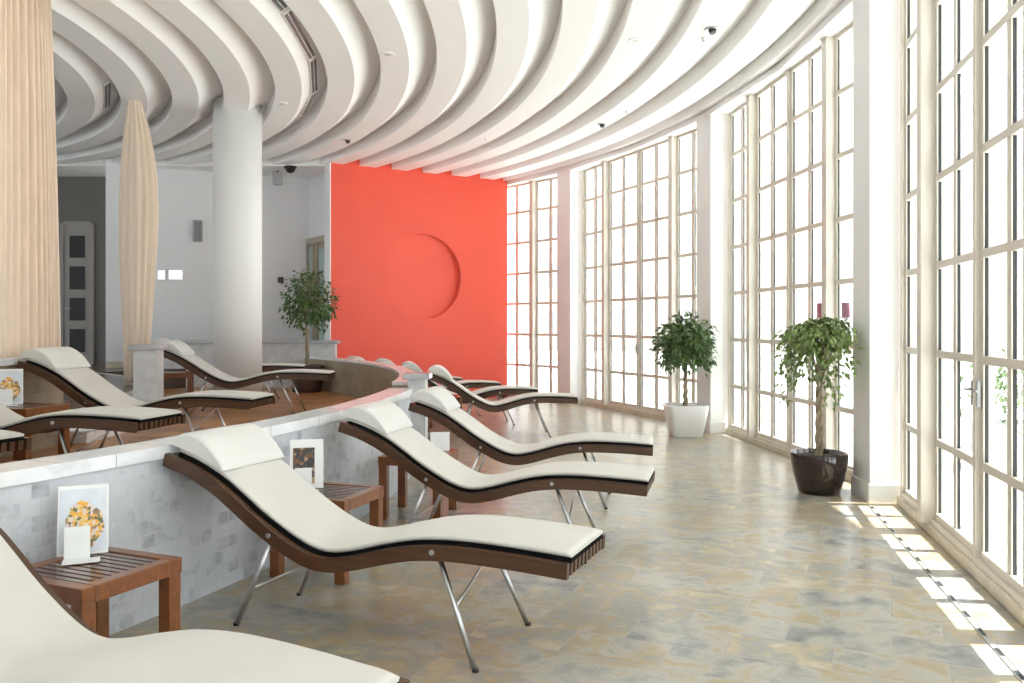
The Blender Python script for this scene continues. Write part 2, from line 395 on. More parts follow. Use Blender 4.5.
# sharp edges only where a flat ring meets the drop beside it
me = o.data
attr = me.attributes.new('sharp_edge', 'BOOLEAN', 'EDGE')
na = len(angs); sharp_rings = set()
for i, (r, z, c) in enumerate(prof):
    if not c: sharp_rings.add(i)
    elif i+1 < len(prof) and not prof[i+1][2]: sharp_rings.add(i)
vals = []
for e in me.edges:
    a, b = e.vertices[0]//na, e.vertices[1]//na
    vals.append(a == b and a in sharp_rings)
attr.data.foreach_set('value', vals)
struct(o)
m = MB(); m.prism([(-14.4, 16.25), (-3.2, 16.25), (-3.2, 20.5), (-14.4, 20.5)], 4.575, 4.9); struct(m.build('ceiling_slab', M['ceiling']))

# ------------------------------------------------------------------ red wall with its recessed disc
RA, RB = Vector((-0.10, 18.13, 0)), Vector((-3.43, 16.1, 0))
u = (RA-RB).normalized(); n = Vector((u.y, -u.x, 0))    # n points into the hall
Lr = (RA-RB).length
def RW(a, z, d=0.0): return RB + u*a + n*d + Vector((0, 0, z))
# disc centre from the photograph: x 417, z 2.6
cu, cz, cr = 1.93, 2.50, 0.86
m = MB()
N = 64
ring = [m.bm.verts.new(RW(cu+cr*math.cos(2*math.pi*k/N), cz+cr*math.sin(2*math.pi*k/N))) for k in range(N)]
per = []
for k in range(N):
    c, s = math.cos(2*math.pi*k/N), math.sin(2*math.pi*k/N)
    tx = ((Lr-cu)/c if c > 1e-9 else (-cu)/c if c < -1e-9 else 1e9); tz = ((4.9-cz)/s if s > 1e-9 else (-cz)/s if s < -1e-9 else 1e9)
    t = min(tx, tz); per.append(m.bm.verts.new(RW(cu+c*t, cz+s*t)))
for k in range(N): m.bm.faces.new((ring[k], ring[(k+1) % N], per[(k+1) % N], per[k]))
# the disc leans: its left edge is flush, its right edge lies deepest
def dep(k): return -0.012 - 0.10*(0.5+0.5*math.cos(2*math.pi*k/N))
back = [m.bm.verts.new(RW(cu+cr*math.cos(2*math.pi*k/N), cz+cr*math.sin(2*math.pi*k/N), dep(k))) for k in range(N)]
for k in range(N):
    f = m.bm.faces.new((ring[k], back[k], back[(k+1) % N], ring[(k+1) % N])); f.smooth = True
m.bm.faces.new(back)
# back, ends and top
def q(*ps): m.bm.faces.new([m.bm.verts.new(p) for p in ps])
q(RW(0, 0, -0.3), RW(Lr, 0, -0.3), RW(Lr, 4.9, -0.3), RW(0, 4.9, -0.3))
q(RW(Lr, 0), RW(Lr, 4.9), RW(Lr, 4.9, -0.3), RW(Lr, 0, -0.3)); q(RW(0, 4.9), RW(Lr, 4.9), RW(Lr, 4.9, -0.3), RW(0, 4.9, -0.3))
o = struct(m.build('wall_red', M['red']))
m = MB(); m.box(RW(-0.012, 2.45, -0.15), (0.024, 0.30, 4.9), Matrix((u, n, Vector((0, 0, 1)))).transposed()); m.build('wall_end', M['wall'], o)
# ------------------------------------------------------------------ other walls
def wall(name, p, q_, mt, z0=0.0, z1=4.95, th=0.2):
    p, q_ = Vector((*p, 0)), Vector((*q_, 0)); m = MB()
    m.bar(p + Vector((0, 0, (z0+z1)/2)), q_ + Vector((0, 0, (z0+z1)/2)), th, z1-z0); return struct(m.build(name, mt))
LW0, LW1 = (-7.72, 16.15), (-4.2, 17.85)
wall('wall_back', LW0, LW1, M['greywall'])
wall('wall_side', (-4.25, 17.92), (-3.40, 16.62), M['greywall'])
wall('wall_corridor', (-14.2, 17.55), (-7.3, 17.55), M['shadewall'])
for nm, y0, y1, z0_, z1_ in (('wall_left', -6.2, -5.0, 0, 4.95), ('wall_left_end', 15.8, 18.0, 0, 4.95), ('wall_left_sill', -5.0, 15.8, 0, 0.6), ('wall_left_head', -5.0, 15.8, 4.5, 4.95)):
    wall(nm, (-14.3, y0), (-14.3, y1), M['wall'], z0_, z1_)
m = MB()
for k in range(14): m.box((-14.3, -5.0+20.8*k/13, 2.55), (0.08, 0.07, 3.9))
for z in (0.63, 1.9, 3.2, 4.47): m.box((-14.3, 5.4, z), (0.07, 20.8, 0.06))
o = struct(m.build('window_8', M['frame'])); m = MB(); m.box((-14.3, 5.4, 2.55), (0.012, 20.7, 3.8)); m.build('glass_pane', M['glass'], o)  # unseen window, added so daylight brightens the back wall
e = pol(15.2, -77.5); wall('wall_rear', (-14.4, -6.1), (e.x+0.6, -6.1), M['wall'])
d = (Vector((*LW1, 0)) - Vector((*LW0, 0))).normalized(); nb = Vector((d.y, -d.x, 0))
m = MB(); m.bar(Vector((*LW0, ZI+0.06)) + nb*0.108, Vector((*LW1, ZI+0.06)) + nb*0.108, 0.016, 0.12); struct(m.build('baseboard_back', M['kerb']))
def at_wall(px, py, p0, dd, nn, off):
    k = (px-512)/850.0; t = (k*p0.y - p0.x)/(dd.x - k*dd.y); P = p0 + dd*t
    return Vector((P.x, P.y, 1.55 + P.y*(324-py)/850.0)) + nn*off
p0 = Vector((*LW0, 0)) + nb*0.1
rotb = Matrix((d, nb, Vector((0, 0, 1)))).transposed()
def flat(name, px, py, w, h, dep, mt, label, cat, off=0.0, bev=0.008):
    c = at_wall(px, py, p0, d, nb, dep/2+0.001)
    m = MB(); m.box((0, 0, 0), (w, dep, h), rotb, bev); o = m.build(name, mt, loc=c); tag(o, label, cat); return o
o = flat('wall_speaker', 197.5, 231, 0.17, 0.42, 0.11, M['greyplastic'], 'narrow grey loudspeaker box mounted high on the pale back wall', 'speaker', bev=0.02)
m = MB(); m.box((0, 0, 0), (0.13, 0.012, 0.36), rotb); m.build('speaker_grille', mat('speaker_cloth', (0.25, 0.26, 0.28), 0.8), o, loc=nb*0.056)
for px, w, lab in ((161.2, 0.155, 'small white square control panel on the pale back wall'), (175.5, 0.30, 'wide white wall display panel beside the small square one')):
    o = flat('wall_panel', px, 275, w, 0.22, 0.03, M['whiteplastic'], lab, 'control panel')
    m = MB(); m.box((0, 0, 0), (w*0.8, 0.006, 0.17), rotb); m.build('panel_screen', M['screen'], o, loc=nb*0.016)
o = flat('alarm_button', 280.5, 280, 0.12, 0.12, 0.05, M['maroon'], 'small dark round alarm device on the grey wall beside the tall ficus', 'alarm', bev=0.02)
# doors
m = MB()
yd = 17.55-0.1
xl, xr, zt = (65-512)/850*yd, (91-512)/850*yd, 1.55+yd*(324-225)/850
o = struct(MB().box(((xl+xr)/2, yd-0.02, (ZI+zt)/2), (xr-xl, 0.05, zt-ZI)).build('door_1', M['door']))
m = MB()
for sx in (xl-0.035, xr+0.035): m.box((sx, yd-0.03, (ZI+zt)/2), (0.07, 0.08, zt-ZI+0.07))
m.box(((xl+xr)/2, yd-0.03, zt+0.035), (xr-xl, 0.08, 0.07)); m.build('door_frame', M['door'], o)
for a, b in ((236, 258), (266.5, 289.5), (298, 320.5), (329, 352)):
    za, zb = 1.55+yd*(324-a)/850, 1.55+yd*(324-b)/850
    m = MB(); m.box((( 71-512)/850*yd*0.5 + (86-512)/850*yd*0.5, yd-0.05, (za+zb)/2), (15/850*yd, 0.02, za-zb)); m.build('door_pane', M['darkglass'], o)
m = MB(); m.tube([(xl+0.06, yd-0.06, ZI+1.15), (xl+0.06, yd-0.11, ZI+1.15), (xl+0.17, yd-0.11, ZI+1.15)], 0.012); m.build('door_handle', M['steel'], o)
S0, S1 = Vector((-4.25, 17.92, 0)), Vector((-3.40, 16.62, 0)); d2 = (S1-S0).normalized(); n2 = Vector((d2.y, -d2.x, 0))
if n2.dot(Vector((0, 0, 0))-S0) < 0: n2 = -n2
rot2 = Matrix((d2, n2, Vector((0, 0, 1)))).transposed(); z1 = 3.30
W = lambda a, z, o_=0.0: S0 + d2*a + n2*(0.1+o_) + Vector((0, 0, z))
m = MB(); m.box(W(0.88, (ZI+z1)/2, 0.015), (1.28, 0.03, z1-ZI), rot2); o = struct(m.build('door_2', M['taupe']))
m = MB()
for a in (0.27, 0.62, 0.80, 1.40): m.box(W(a, (ZI+z1)/2, 0.05), (0.07, 0.06, z1-ZI), rot2)
m.box(W(0.88, z1-0.05, 0.052), (1.28, 0.06, 0.12), rot2); m.build('door_frame', M['taupe'], o)
m = MB(); m.box(W(0.45, (ZI+0.2+z1-0.14)/2, 0.037), (0.24, 0.014, z1-0.34-ZI), rot2); m.build('door_pane', M['tealglass'], o)
m = MB(); m.box(W(1.10, (ZI+0.2+z1-0.24)/2, 0.037), (0.44, 0.014, z1-0.44-ZI), rot2); m.build('door_pane', M['tealglass'], o)

# round column
m = MB(); cc = (-4.02, 12.45)
m.lathe([(0.345, ZP), (0.345, ZC+0.2)], (cc[0], cc[1], 0), 64); struct(m.build('column', M['wall']))

# ------------------------------------------------------------------ ceiling fittings
def on_ceil(px, py, z=ZC):
    Y = 850*(z-1.55)/(324-py); return Vector(((px-512)/850*Y, Y, z))
def snap(p):
    """centre a fitting on the flat ring it belongs to"""
    v = p - Vector((CX, CY, p.z)); r = v.length
    e = max(x for x in edges if x <= r+0.12); rr = min(max(r, e+0.09), e+SW-0.09); v = v*(rr/r); return Vector((CX+v.x, CY+v.y, ZC))
spots = [(347.5, 139.7, 'tilted ceiling spotlight on the ring just before the red wall'), (602, 124, 'dark ceiling spotlight high above the white potted ficus side'), (731, 28.5, 'dark ceiling spotlight closest to the middle window bay')]
for px, py, lab in spots:
    p = snap(on_ceil(px, py)); o = empty('ceiling_spotlight', p, 0, lab, 'spotlight', 'ceiling spotlights')
    m = MB(); m.lathe([(0.055, 0.0), (0.07, -0.004), (0.07, -0.012), (0.05, -0.016), (0.045, -0.004)], n=24); m.build('spot_rim', M['steel'], o)
    m = MB(); m.tube([(0, 0, -0.004), (0.012, -0.012, -0.05)], [0.04, 0.034], 16); m.build('spot_lamp', M['black'], o)
for px, py, lab in [(486, 138, 'tiny sprinkler head on the ceiling ring above the red wall'), (627, 111, 'tiny sprinkler head on the ring beside a dark spotlight, far bay'), (703.7, 37.8, 'tiny sprinkler head on the ring beside a dark spotlight, middle bay')]:
    p = snap(on_ceil(px, py)); o = empty('sprinkler_head', p, 0, lab, 'sprinkler', 'ceiling sprinklers')
    m = MB(); m.lathe([(0.035, 0.0), (0.032, -0.008), (0.012, -0.012), (0.010, -0.03)], n=16); m.build('sprinkler_base', M['whiteplastic'], o)
    m = MB(); m.lathe([(0.004, -0.03), (0.022, -0.034), (0.022, -0.038), (0.004, -0.042)], n=16); m.build('sprinkler_plate', M['steel'], o)
for px, py, lab in [(282, 103.5, 'flat round ceiling speaker on the ring beside the slot diffusers'), (387.5, 54, 'flat round ceiling speaker on the ring above the middle of the red wall'), (635.6, 40, 'flat round ceiling speaker on the ring nearer the tall windows')]:
    p = snap(on_ceil(px, py)); o = empty('ceiling_speaker', p, 0, lab, 'speaker', 'round ceiling speakers')
    m = MB(); m.lathe([(0.085, 0.0), (0.085, -0.006), (0.072, -0.010)], n=32); m.build('speaker_rim', M['whiteplastic'], o)
    m = MB(); m.lathe([(0.072, -0.006), (0.066, -0.009), (0.01, -0.011)], n=32); m.build('speaker_grille', mat('pale_grille', (0.62, 0.62, 0.62), 0.7), o)
# slot diffusers let into the slope between two rings
def diffuser(r, a0, a1, z, lab, group):
    P0, P1 = pol(r, a0, z), pol(r, a1, z); c = (P0+P1)/2; u_ = (P1-P0).normalized(); out = Vector((u_.y, -u_.x, 0))
    up = (out + Vector((0, 0, 0.8))).normalized(); nn = u_.cross(up).normalized()
    if nn.z > 0: nn = -nn
    rot = Matrix((u_, up, nn)).transposed(); L_ = (P1-P0).length
    o = empty('slot_diffuser', c, 0, lab, 'air vent', group)
    m = MB()
    for s_ in (-0.048, 0, 0.048): m.box(rot @ Vector((0, s_, 0.008)), (L_, 0.010, 0.03), rot)
    for s_ in (-L_/2, L_/2): m.box(rot @ Vector((s_, 0, 0.01)), (0.02, 0.11, 0.03), rot)
    m.build('vent_frame', M['ceiling'], o)
    m = MB()
    for s_ in (-0.024, 0.024): m.box(rot @ Vector((0, s_, 0.007)), (L_-0.02, 0.040, 0.03), rot)
    m.build('vent_slot', M['black'], o)
def ang_of(px, py, z): 
    p = on_ceil(px, py, z); return math.degrees(math.atan2(p.y-CY, p.x-CX))
VZ = 4.72
vv = [(262, -18), (284, 9), (312.5, 57), (310, 91), (296, 113)]
for (a, b), lab in zip(zip(vv, vv[1:]), ('slot diffuser running out of the top of the picture', 'long slot diffuser in the ring, curving towards the round column', 'straight upright-looking slot diffuser beyond the long one', 'last short slot diffuser, bent back towards the column')):
    diffuser(9.745, ang_of(*a, VZ)+0.25, ang_of(*b, VZ)-0.25, VZ, lab, 'slot diffusers in the ceiling')
diffuser(7.12, ang_of(98, 82, 4.73), ang_of(112, 107, 4.73), 4.735, 'dark slot diffuser in the inner ring between the two curtains', 'slot diffusers in the ceiling')
p = on_ceil(279, 172.5, 4.56); m = MB(); m.box((0, 0, -0.14), (0.17, 0.14, 0.24), None, 0.01); o = m.build('hanging_speaker', M['greyplastic'], loc=p+Vector((0, -0.1, 0.0)))
tag(o, 'grey box speaker hanging under the flat ceiling behind the column', 'speaker')
m = MB(); m.box((0, 0, 0.0), (0.04, 0.04, 0.1)); m.build('speaker_bracket', M['black'], o)
p = on_ceil(290.5, 166.5, 4.575); o = empty('dome_camera', p, 0, 'black dome camera on the flat ceiling beside the grey hanging speaker', 'camera')
m = MB(); m.lathe([(0.12, 0.0), (0.12, -0.03), (0.10, -0.04)], n=24); m.build('camera_mount', M['black'], o)
m = MB(); m.lathe([(0.09, -0.04), (0.085, -0.08), (0.06, -0.11), (0.02, -0.125)], n=24); m.build('camera_dome', M['darkglass'], o)

# ------------------------------------------------------------------ loungers
PROF = [(-1.845, .83), (-1.68, .79), (-1.51, .715), (-1.38, .625), (-1.27, .548), (-1.15, .482), (-1.03, .42), (-.92, .378), (-.81, .370), (-.69, .394), (-.51, .450), (-.36, .487), (-.21, .502), (-.04, .504), (.125, .499), (.29, .491), (.42, .483)]
def cr_eval(pts, n):
    out = []
    P = [Vector((p[0], p[1])) for p in pts]; P = [P[0]*2-P[1]] + P + [P[-1]*2-P[-2]]
    for i in range(1, len(P)-2):
        for k in range(n):
            t = k/n; a, b, c, d_ = P[i-1], P[i], P[i+1], P[i+2]
            out.append(0.5*((2*b) + (c-a)*t + (2*a-5*b+4*c-d_)*t*t + (3*b-a-3*c+d_)*t**3))
    out.append(P[-2]); return out
# smooth the measured points once
sm = [PROF[0]] + [((a[0]+2*b[0]+c[0])/4, (a[1]+2*b[1]+c[1])/4) for a, b, c in zip(PROF, PROF[1:], PROF[2:])] + [PROF[-1]]
CURVE = cr_eval(sm, 4)
def nrm(i):
    a, b = CURVE[max(0, i-1)], CURVE[min(len(CURVE)-1, i+1)]; t = (b-a).normalized(); return Vector((-t.y, t.x))
def ribbon(mb, y0, y1, lo, hi, i0=0, i1=None, rnd=0.0):
    i1 = len(CURVE)-1 if i1 is None else i1; rings = []
    for i in range(i0, i1+1):
        c, n_ = CURVE[i], nrm(i)
        l, h = c + n_*lo, c + n_*hi
        if rnd:
            mid = (lo+hi)/2; rr = min(rnd, (hi-lo)/2)
            ring_ = []
            e = 1.0
            if i-i0 < 2: e = (0.72, 0.93)[i-i0]
            if i1-i < 2: e = (0.72, 0.93)[i1-i]
            top = lo+(hi-lo)*e
            for (yy, hh) in ((y0+rr*.6, lo), (y0, lo+rr), (y0+rr*.25, top-rr*.45), (y0+rr, top-.002), (y0+3*rr, top), ((y0+y1)/2, top+.004), (y1-3*rr, top), (y1-rr, top-.002), (y1-rr*.25, top-rr*.45), (y1, lo+rr), (y1-rr*.6, lo)):
                p_ = c + n_*hh; ring_.append(Vector((p_.x, yy, p_.y)))
            rings.append(ring_)
        else:
            rings.append([Vector((l.x, y0, l.y)), Vector((l.x, y1, l.y)), Vector((h.x, y1, h.y)), Vector((h.x, y0, h.y))])
    mb.loft(rings, True, bool(rnd))
HW = 0.290; NS = 11; SWD = 0.034; GAP = (2*HW - NS*SWD)/(NS-1)
def make_lounger():
    root = empty('sun_lounger', (0, 0, 0))
    m = MB()
    for k in range(NS):
        y = -HW + k*(SWD+GAP)
        t_ = 0.036 if k in (0, NS-1) else 0.030
        ribbon(m, y, y+SWD, -t_, t_-0.004)
    for i in (2, 10, 20, 32, 44, 54, 63):                 # spacer rods through the slats
        c = CURVE[min(i, len(CURVE)-1)]; m.tube([(c.x, -HW+.01, c.y-.004), (c.x, HW-.01, c.y-.004)], 0.012, 8)
    fr = m.build('slatted_frame', M['slat'], root)
    m = MB(); ribbon(m, -0.236, 0.236, 0.024, 0.048, 1, len(CURVE)-1); m.build('underside_gap_shade', M['gapshade'], root)  # black underside sheet, also painting the shaded gap above the slats
    m = MB(); ribbon(m, -0.239, 0.239, 0.048, 0.072, 1, len(CURVE)-1, 0.010); m.build('cushion', M['cushion'], root)
    # wedge-shaped head pillow, fat at the head end
    m = MB(); rings = []
    n0 = 9
    PH = [0.03, 0.078, 0.098, 0.102, 0.095, 0.081, 0.062, 0.039, 0.014]
    for j, w in enumerate((-0.254, -0.250, -0.235, -0.12, 0.0, 0.12, 0.235, 0.250, 0.254)):
        sc_ = (0.80, 0.93, 0.985, 1, 1.0, 1, 0.985, 0.93, 0.80)[j]
        up, dn = [], []
        for i in range(n0):
            c, n_ = CURVE[i], nrm(i)
            if i == 0: c = c - (CURVE[1]-CURVE[0])*0.3
            p_ = c + n_*(0.076 + PH[i]*sc_); q_ = c + n_*0.076
            up.append(Vector((p_.x, w, p_.y))); dn.append(Vector((q_.x, w, q_.y)))
        rings.append(up + list(reversed(dn)))
    m.loft(rings, True, True); m.build('head_pillow', M['pillow'], root)
    def leg(a, b):
        m = MB(); m.tube([a, b], 0.0125, 10); l = m.build('leg', M['steel'], root)
        m = MB(); m.tube([Vector(b)+Vector((0, 0, 0.014)), b], 0.0155, 10); m.build('foot_cap', M['darksteel'], l)
    for s_ in (-1, 1):
        leg((-0.205, 0.262*s_, 0.462), (0.0, 0.318*s_, 0.0))
        leg((-1.165, 0.255*s_, 0.455), (-1.385, 0.262*s_, 0.0))
        for bx, bz in ((-1.16, 0.488), (-0.235, 0.500)):
            m = MB(); m.tube([(bx, (HW-0.005)*s_, bz), (bx, (HW+0.006)*s_, bz)], 0.013, 12); m.build('bolt', M['steel'], root)
    m = MB(); m.tube([(-0.115, -0.294, 0.26), (-0.17, 0.275, 0.40)], 0.006, 6); m.build('brace', M['steel'], root)
    m = MB(); m.tube([(-1.29, -0.259, 0.20), (-1.29, 0.259, 0.20)], 0.006, 6); m.build('brace', M['steel'], root)
    return root
proto = make_lounger()
def place(o, near, theta, t, z, label, group, sx=1.0):
    """near = plan position of the near rail at length t along the lounger"""
    th = R(theta); ax = Vector((math.cos(th), math.sin(th), 0)); la = Vector((-math.sin(th), math.cos(th), 0))
    c = Vector((near[0], near[1], z)) - ax*t*sx + la*HW; o.scale = (sx, 1, 1)
    o.location = c; o.rotation_euler = (0, 0, th); tag(o, label, 'sun lounger', group)
OG = 'sun loungers along the outer wall'; IG = 'sun loungers on the raised terrace'
outer = [((-0.300-0.58*math.sin(R(27.2)), 2.475-0.58*math.cos(R(27.2))), -27.2, 0.42, 'cream lounger in front, cut off by the bottom edge of the picture'),
         ((-0.152, 3.815), -22.7, 0.0, 'largest whole lounger, its head at the stone wall between two card-bearing tables'),
         ((0.862, 5.43), -14.5, 0.42, 'second whole lounger along the stone wall, head near the orange-brown table'),
         ((1.176, 7.09), -9.0, 0.42, 'third whole lounger, its head against the slim stone pier'),
         ((0.905, 11.69), 3.0, 0.42, 'first lounger beyond the slim pier, foot towards the white potted ficus'),
         ((0.41, 13.1), 10.0, 0.42, 'second lounger beyond the slim pier, mostly behind the first'),
         ((-0.18, 14.5), 17.0, 0.42, 'third lounger beyond the slim pier, before the red wall'),
         ((-0.9, 15.8), 23.0, 0.42, 'last lounger in the row, tight against the red wall, only its pillow showing')]
inner_ = [((-3.05, 4.50), -20.0, 0.42, 'terrace lounger cut off by the left edge, only its slatted foot showing'),
         ((-2.57, 5.79), -12.8, 0.42, 'terrace lounger ending in open slats above the near marble coping'),
         ((-2.28, 7.36), -7.0, 0.42, 'terrace lounger with its pillow in front of the long curtain'),
         ((-2.42, 11.16), 2.0, 0.42, 'terrace lounger in front of the round white column'),
         ((-3.2, 13.0), 9.5, 0.42, 'terrace lounger behind the column, foot pointing at the brown planter')]
first = True
for lst, z, g in ((outer, 0.0, OG), (inner_, ZP, IG)):
    for near, th, t, lab in lst:
        o = proto if first else copy_tree(proto); first = False
        place(o, near, th, t, z, lab, g, {-14.5: 0.947, -9.0: 0.927, 3.0: 0.91, 10.0: 0.92, 17.0: 0.92, 23.0: 0.92, -7.0: 0.96}.get(th, 1.0))

# ------------------------------------------------------------------ wooden side tables
def make_table():
    root = empty('side_table', (0, 0, 0)); S, H = 0.52, 0.5
    m = MB()
    for s_ in (-1, 1):
        m.box((0, s_*(S/2-0.03), H-0.035), (S, 0.06, 0.07), None, 0.004); m.box((s_*(S/2-0.03), 0, H-0.035), (0.06, S-0.122, 0.07), None, 0.004)
    m.build('table_frame', M['teak'], root)
    m = MB(); n_ = 9; w = 0.034; g_ = (S-0.124 - n_*w)/(n_+1)
    for k in range(n_): m.box((0, -(S-0.124)/2 + g_ + w/2 + k*(w+g_), H-0.014), (S-0.122, w, 0.02), None, 0.003)
    m.build('tabletop', M['tabletop'], root)
    for sx in (-1, 1):
        for sy in (-1, 1):
            m = MB(); m.box((sx*(S/2-0.037), sy*(S/2-0.037), (H-0.07)/2), (0.066, 0.066, H-0.07), None, 0.004); m.build('leg', M['teak'], root)
    return root
tproto = make_table(); first = True
tg = 'wooden side tables'
tabs = [((-1.83, 3.70), -24, 0, 'wooden slatted side table holding the flower picture card, in front'),
        ((-1.16, 5.36), -18, 0, 'orange-brown side table holding the dark picture card, half behind the largest lounger'),
        ((-0.755, 6.94), -12, 0, 'dark side table mostly hidden under the second whole lounger'),
        ((-1.0, 12.45), 0, 0, 'side table between the first two loungers beyond the slim pier'),
        ((-4.15, 7.20), -11, ZP, 'terrace side table between two loungers near the left edge'),
        ((-4.86, 12.22), 18, ZP, 'terrace side table between the column and the wider pier')]
for (x, y), a, z, lab in tabs:
    o = tproto if first else copy_tree(tproto); first = False
    o.location = (x, y, z); o.rotation_euler = (0, 0, R(a)); tag(o, lab, 'side table', tg)

# ------------------------------------------------------------------ picture cards standing on tables
def card(loc, yaw, kind, lab):
    root = empty('display_card', loc, R(yaw), lab, 'display card', 'display cards on the side tables')
    W_, H_ = 0.21, 0.30; lean = 0.10
    def pt(x, h, off): return Vector((x, h/H_*lean + off, h))
    m = MB()
    for y0, y1, sgn in ((0.0, 0.004, 1),):
        m.loft([[pt(-W_/2, 0.002, 0), pt(W_/2, 0.002, 0), pt(W_/2, 0.002, 0.005), pt(-W_/2, 0.002, 0.005)], [pt(-W_/2, H_, 0), pt(W_/2, H_, 0), pt(W_/2, H_, 0.005), pt(-W_/2, H_, 0.005)]], True, False)
    m.loft([[Vector((-W_/2, 0.125, 0.002)), Vector((W_/2, 0.125, 0.002)), Vector((W_/2, 0.13, 0.002)), Vector((-W_/2, 0.13, 0.002))], [Vector((-W_/2, lean+.005, H_)), Vector((W_/2, lean+.005, H_)), Vector((W_/2, lean+.010, H_)), Vector((-W_/2, lean+.010, H_))]], True, False)
    m.build('card_stand', M['paper'], root)
    def panel(name, x0, x1, h0, h1, mt, off=-0.0015, poly=None):
        m = MB()
        if poly: ps = poly
        else: ps = [(x0, h0), (x1, h0), (x1, h1), (x0, h1)]
        m.loft([[pt(x, h, off) for x, h in ps], [pt(x, h, off+0.0012) for x, h in ps]], True, False); return m.build(name, mt, root)
    if kind == 'flowers':
        panel('printed_sky', -0.098, 0.098, 0.012, 0.285, M['skyprint'])
        rnd = random.Random(4); poly = []
        for k in range(22):
            a = 2*math.pi*k/22; rr = rnd.uniform(0.8, 1.05); poly.append((0.008+0.09*rr*math.cos(a), 0.13+0.105*rr*math.sin(a)))
        panel('printed_bouquet', 0, 0, 0, 0, M['flowers'], -0.003, poly)
    else:
        panel('printed_picture', -0.085, 0.05, 0.03, 0.25, M['bottles'])
    # small folded price card in front
    m = MB(); w = 0.105; off = -0.06
    m.loft([[Vector((-w/2-.02, off, 0.002)), Vector((w/2-.02, off, 0.002)), Vector((w/2-.02, off+.003, 0.002)), Vector((-w/2-.02, off+.003, 0.002))], [Vector((-w/2-.02, off+.045, 0.135)), Vector((w/2-.02, off+.045, 0.135)), Vector((w/2-.02, off+.048, 0.135)), Vector((-w/2-.02, off+.048, 0.135))]], True, False)
    m.box((0.0, off-0.05, 0.002), (0.15, 0.09, 0.002))
    m.build('folded_leaflet', M['paper'], root)
card((-1.95, 3.86, 0.5), 24, 'flowers', 'white stand with orange flower picture on the front table')
card((-1.31, 5.42, 0.5), 13, 'bottles', 'white stand with dark picture on the orange-brown table behind the largest lounger')
lf = empty('folded_leaflet', (-0.60, 7.08, 0.5), R(4), 'small folded white leaflet standing on the mostly hidden side table', 'leaflet')
m = MB()
for sg in (-1, 1): m.loft([[Vector((-.08, sg*.05, 0.001)), Vector((.08, sg*.05, 0.001)), Vector((.08, sg*.05+.003, 0.001)), Vector((-.08, sg*.05+.003, 0.001))], [Vector((-.08, sg*.004, .15)), Vector((.08, sg*.004, .15)), Vector((.08, sg*.004+.003, .15)), Vector((-.08, sg*.004+.003, .15))]], True, False)
m.build('leaflet_sheet', M['paper'], lf)
card((-4.30, 7.26, ZP+0.5), 28, 'flowers', 'white stand with flower picture on the terrace table at left edge')

# ------------------------------------------------------------------ plants
def plant(name, loc, pot_mb, pot_mat, h_soil, rim_r, trunk_top, shape, nleaf, leafsize, lmat, lab, seed, lean=(0, 0)):
    rnd = random.Random(seed)
    root = empty(name, loc, 0, lab, 'potted plant', 'potted ficus trees')
    pot_mb.build('pot', pot_mat, root)
    m = MB(); m.lathe([(0.01, h_soil-0.03), (rim_r, h_soil-0.03), (rim_r*0.98, h_soil), (0.01, h_soil+0.012)], n=32); m.build('soil', M['soil'], root)
    m = MB()                                               # three plaited stems
    N = 40
    for k in range(3):
        pts = []; rad = []
        for i in range(N+1):
            t = i/N; a = 2*math.pi*k/3 + t*11; rr = 0.024*(1-0.25*t)
            pts.append((rr*math.cos(a)+lean[0]*t, rr*math.sin(a)+lean[1]*t, h_soil-0.02 + (trunk_top-h_soil+0.02)*t)); rad.append(0.019*(1-0.35*t))
        m.tube(pts, rad, 8)
    top = Vector((lean[0], lean[1], trunk_top)); tips = []
    for k in range(26):                                    # branches
        c, d_ = shape(rnd, 0.55)
        e = Vector(c)+Vector((lean[0], lean[1], 0)); st = top - Vector((0, 0, rnd.uniform(0, 0.12)))
        mid = st.lerp(e, 0.5) + Vector((rnd.uniform(-.03, .03), rnd.uniform(-.03, .03), rnd.uniform(0.02, 0.07)))
        m.tube([st, mid, e], [0.009, 0.006, 0.003], 5)
    m.build('trunk', M['bark'], root)
    m = MB()
    for k in range(nleaf):
        
        for _try in range(20):
            c, out = shape(rnd, None); c = Vector(c)+Vector((lean[0], lean[1], 0))
            if math.hypot(loc[0]+c.x-CX, loc[1]+c.y-CY) < 15.09: break
        dirv = (Vector(out)*0.6 + Vector((rnd.gauss(0, .45), rnd.gauss(0, .45), rnd.gauss(-0.45, .35)))).normalized()
        side = dirv.cross(Vector((rnd.gauss(0, .5), rnd.gauss(0, .5), 1))).normalized(); nn = side.cross(dirv)
        L_ = leafsize*rnd.uniform(0.7, 1.2); w = L_*0.24
        b = c; t1 = c + dirv*L_*0.4; t2 = c + dirv*L_ - nn*L_*0.10
        v = [m.bm.verts.new(p_) for p_ in (b, t1 + side*w + nn*w*0.25, t2, t1 - side*w + nn*w*0.25, t1 + dirv*L_*0.05)]
        for tri in ((0, 1, 4), (1, 2, 4), (2, 3, 4), (3, 0, 4)):
            f = m.bm.faces.new([v[i] for i in tri]); f.smooth = True
    m.build('foliage', lmat, root, recalc=False)
    return root
def ball(cx, cy, cz, rx, rz, bottom=-0.8):
    def f(rnd, inner_k):
        while True:
            v = Vector((rnd.gauss(0, 1), rnd.gauss(0, 1), rnd.gauss(0, 1))).normalized()
            if v.z > bottom: break
        k = inner_k if inner_k else rnd.random()**0.38
        k *= 1 + 0.13*math.sin(5*math.atan2(v.y, v.x)+v.z*4)
        return (cx+v.x*rx*k, cy+v.y*rx*k, cz+v.z*rz*k), v
    return f
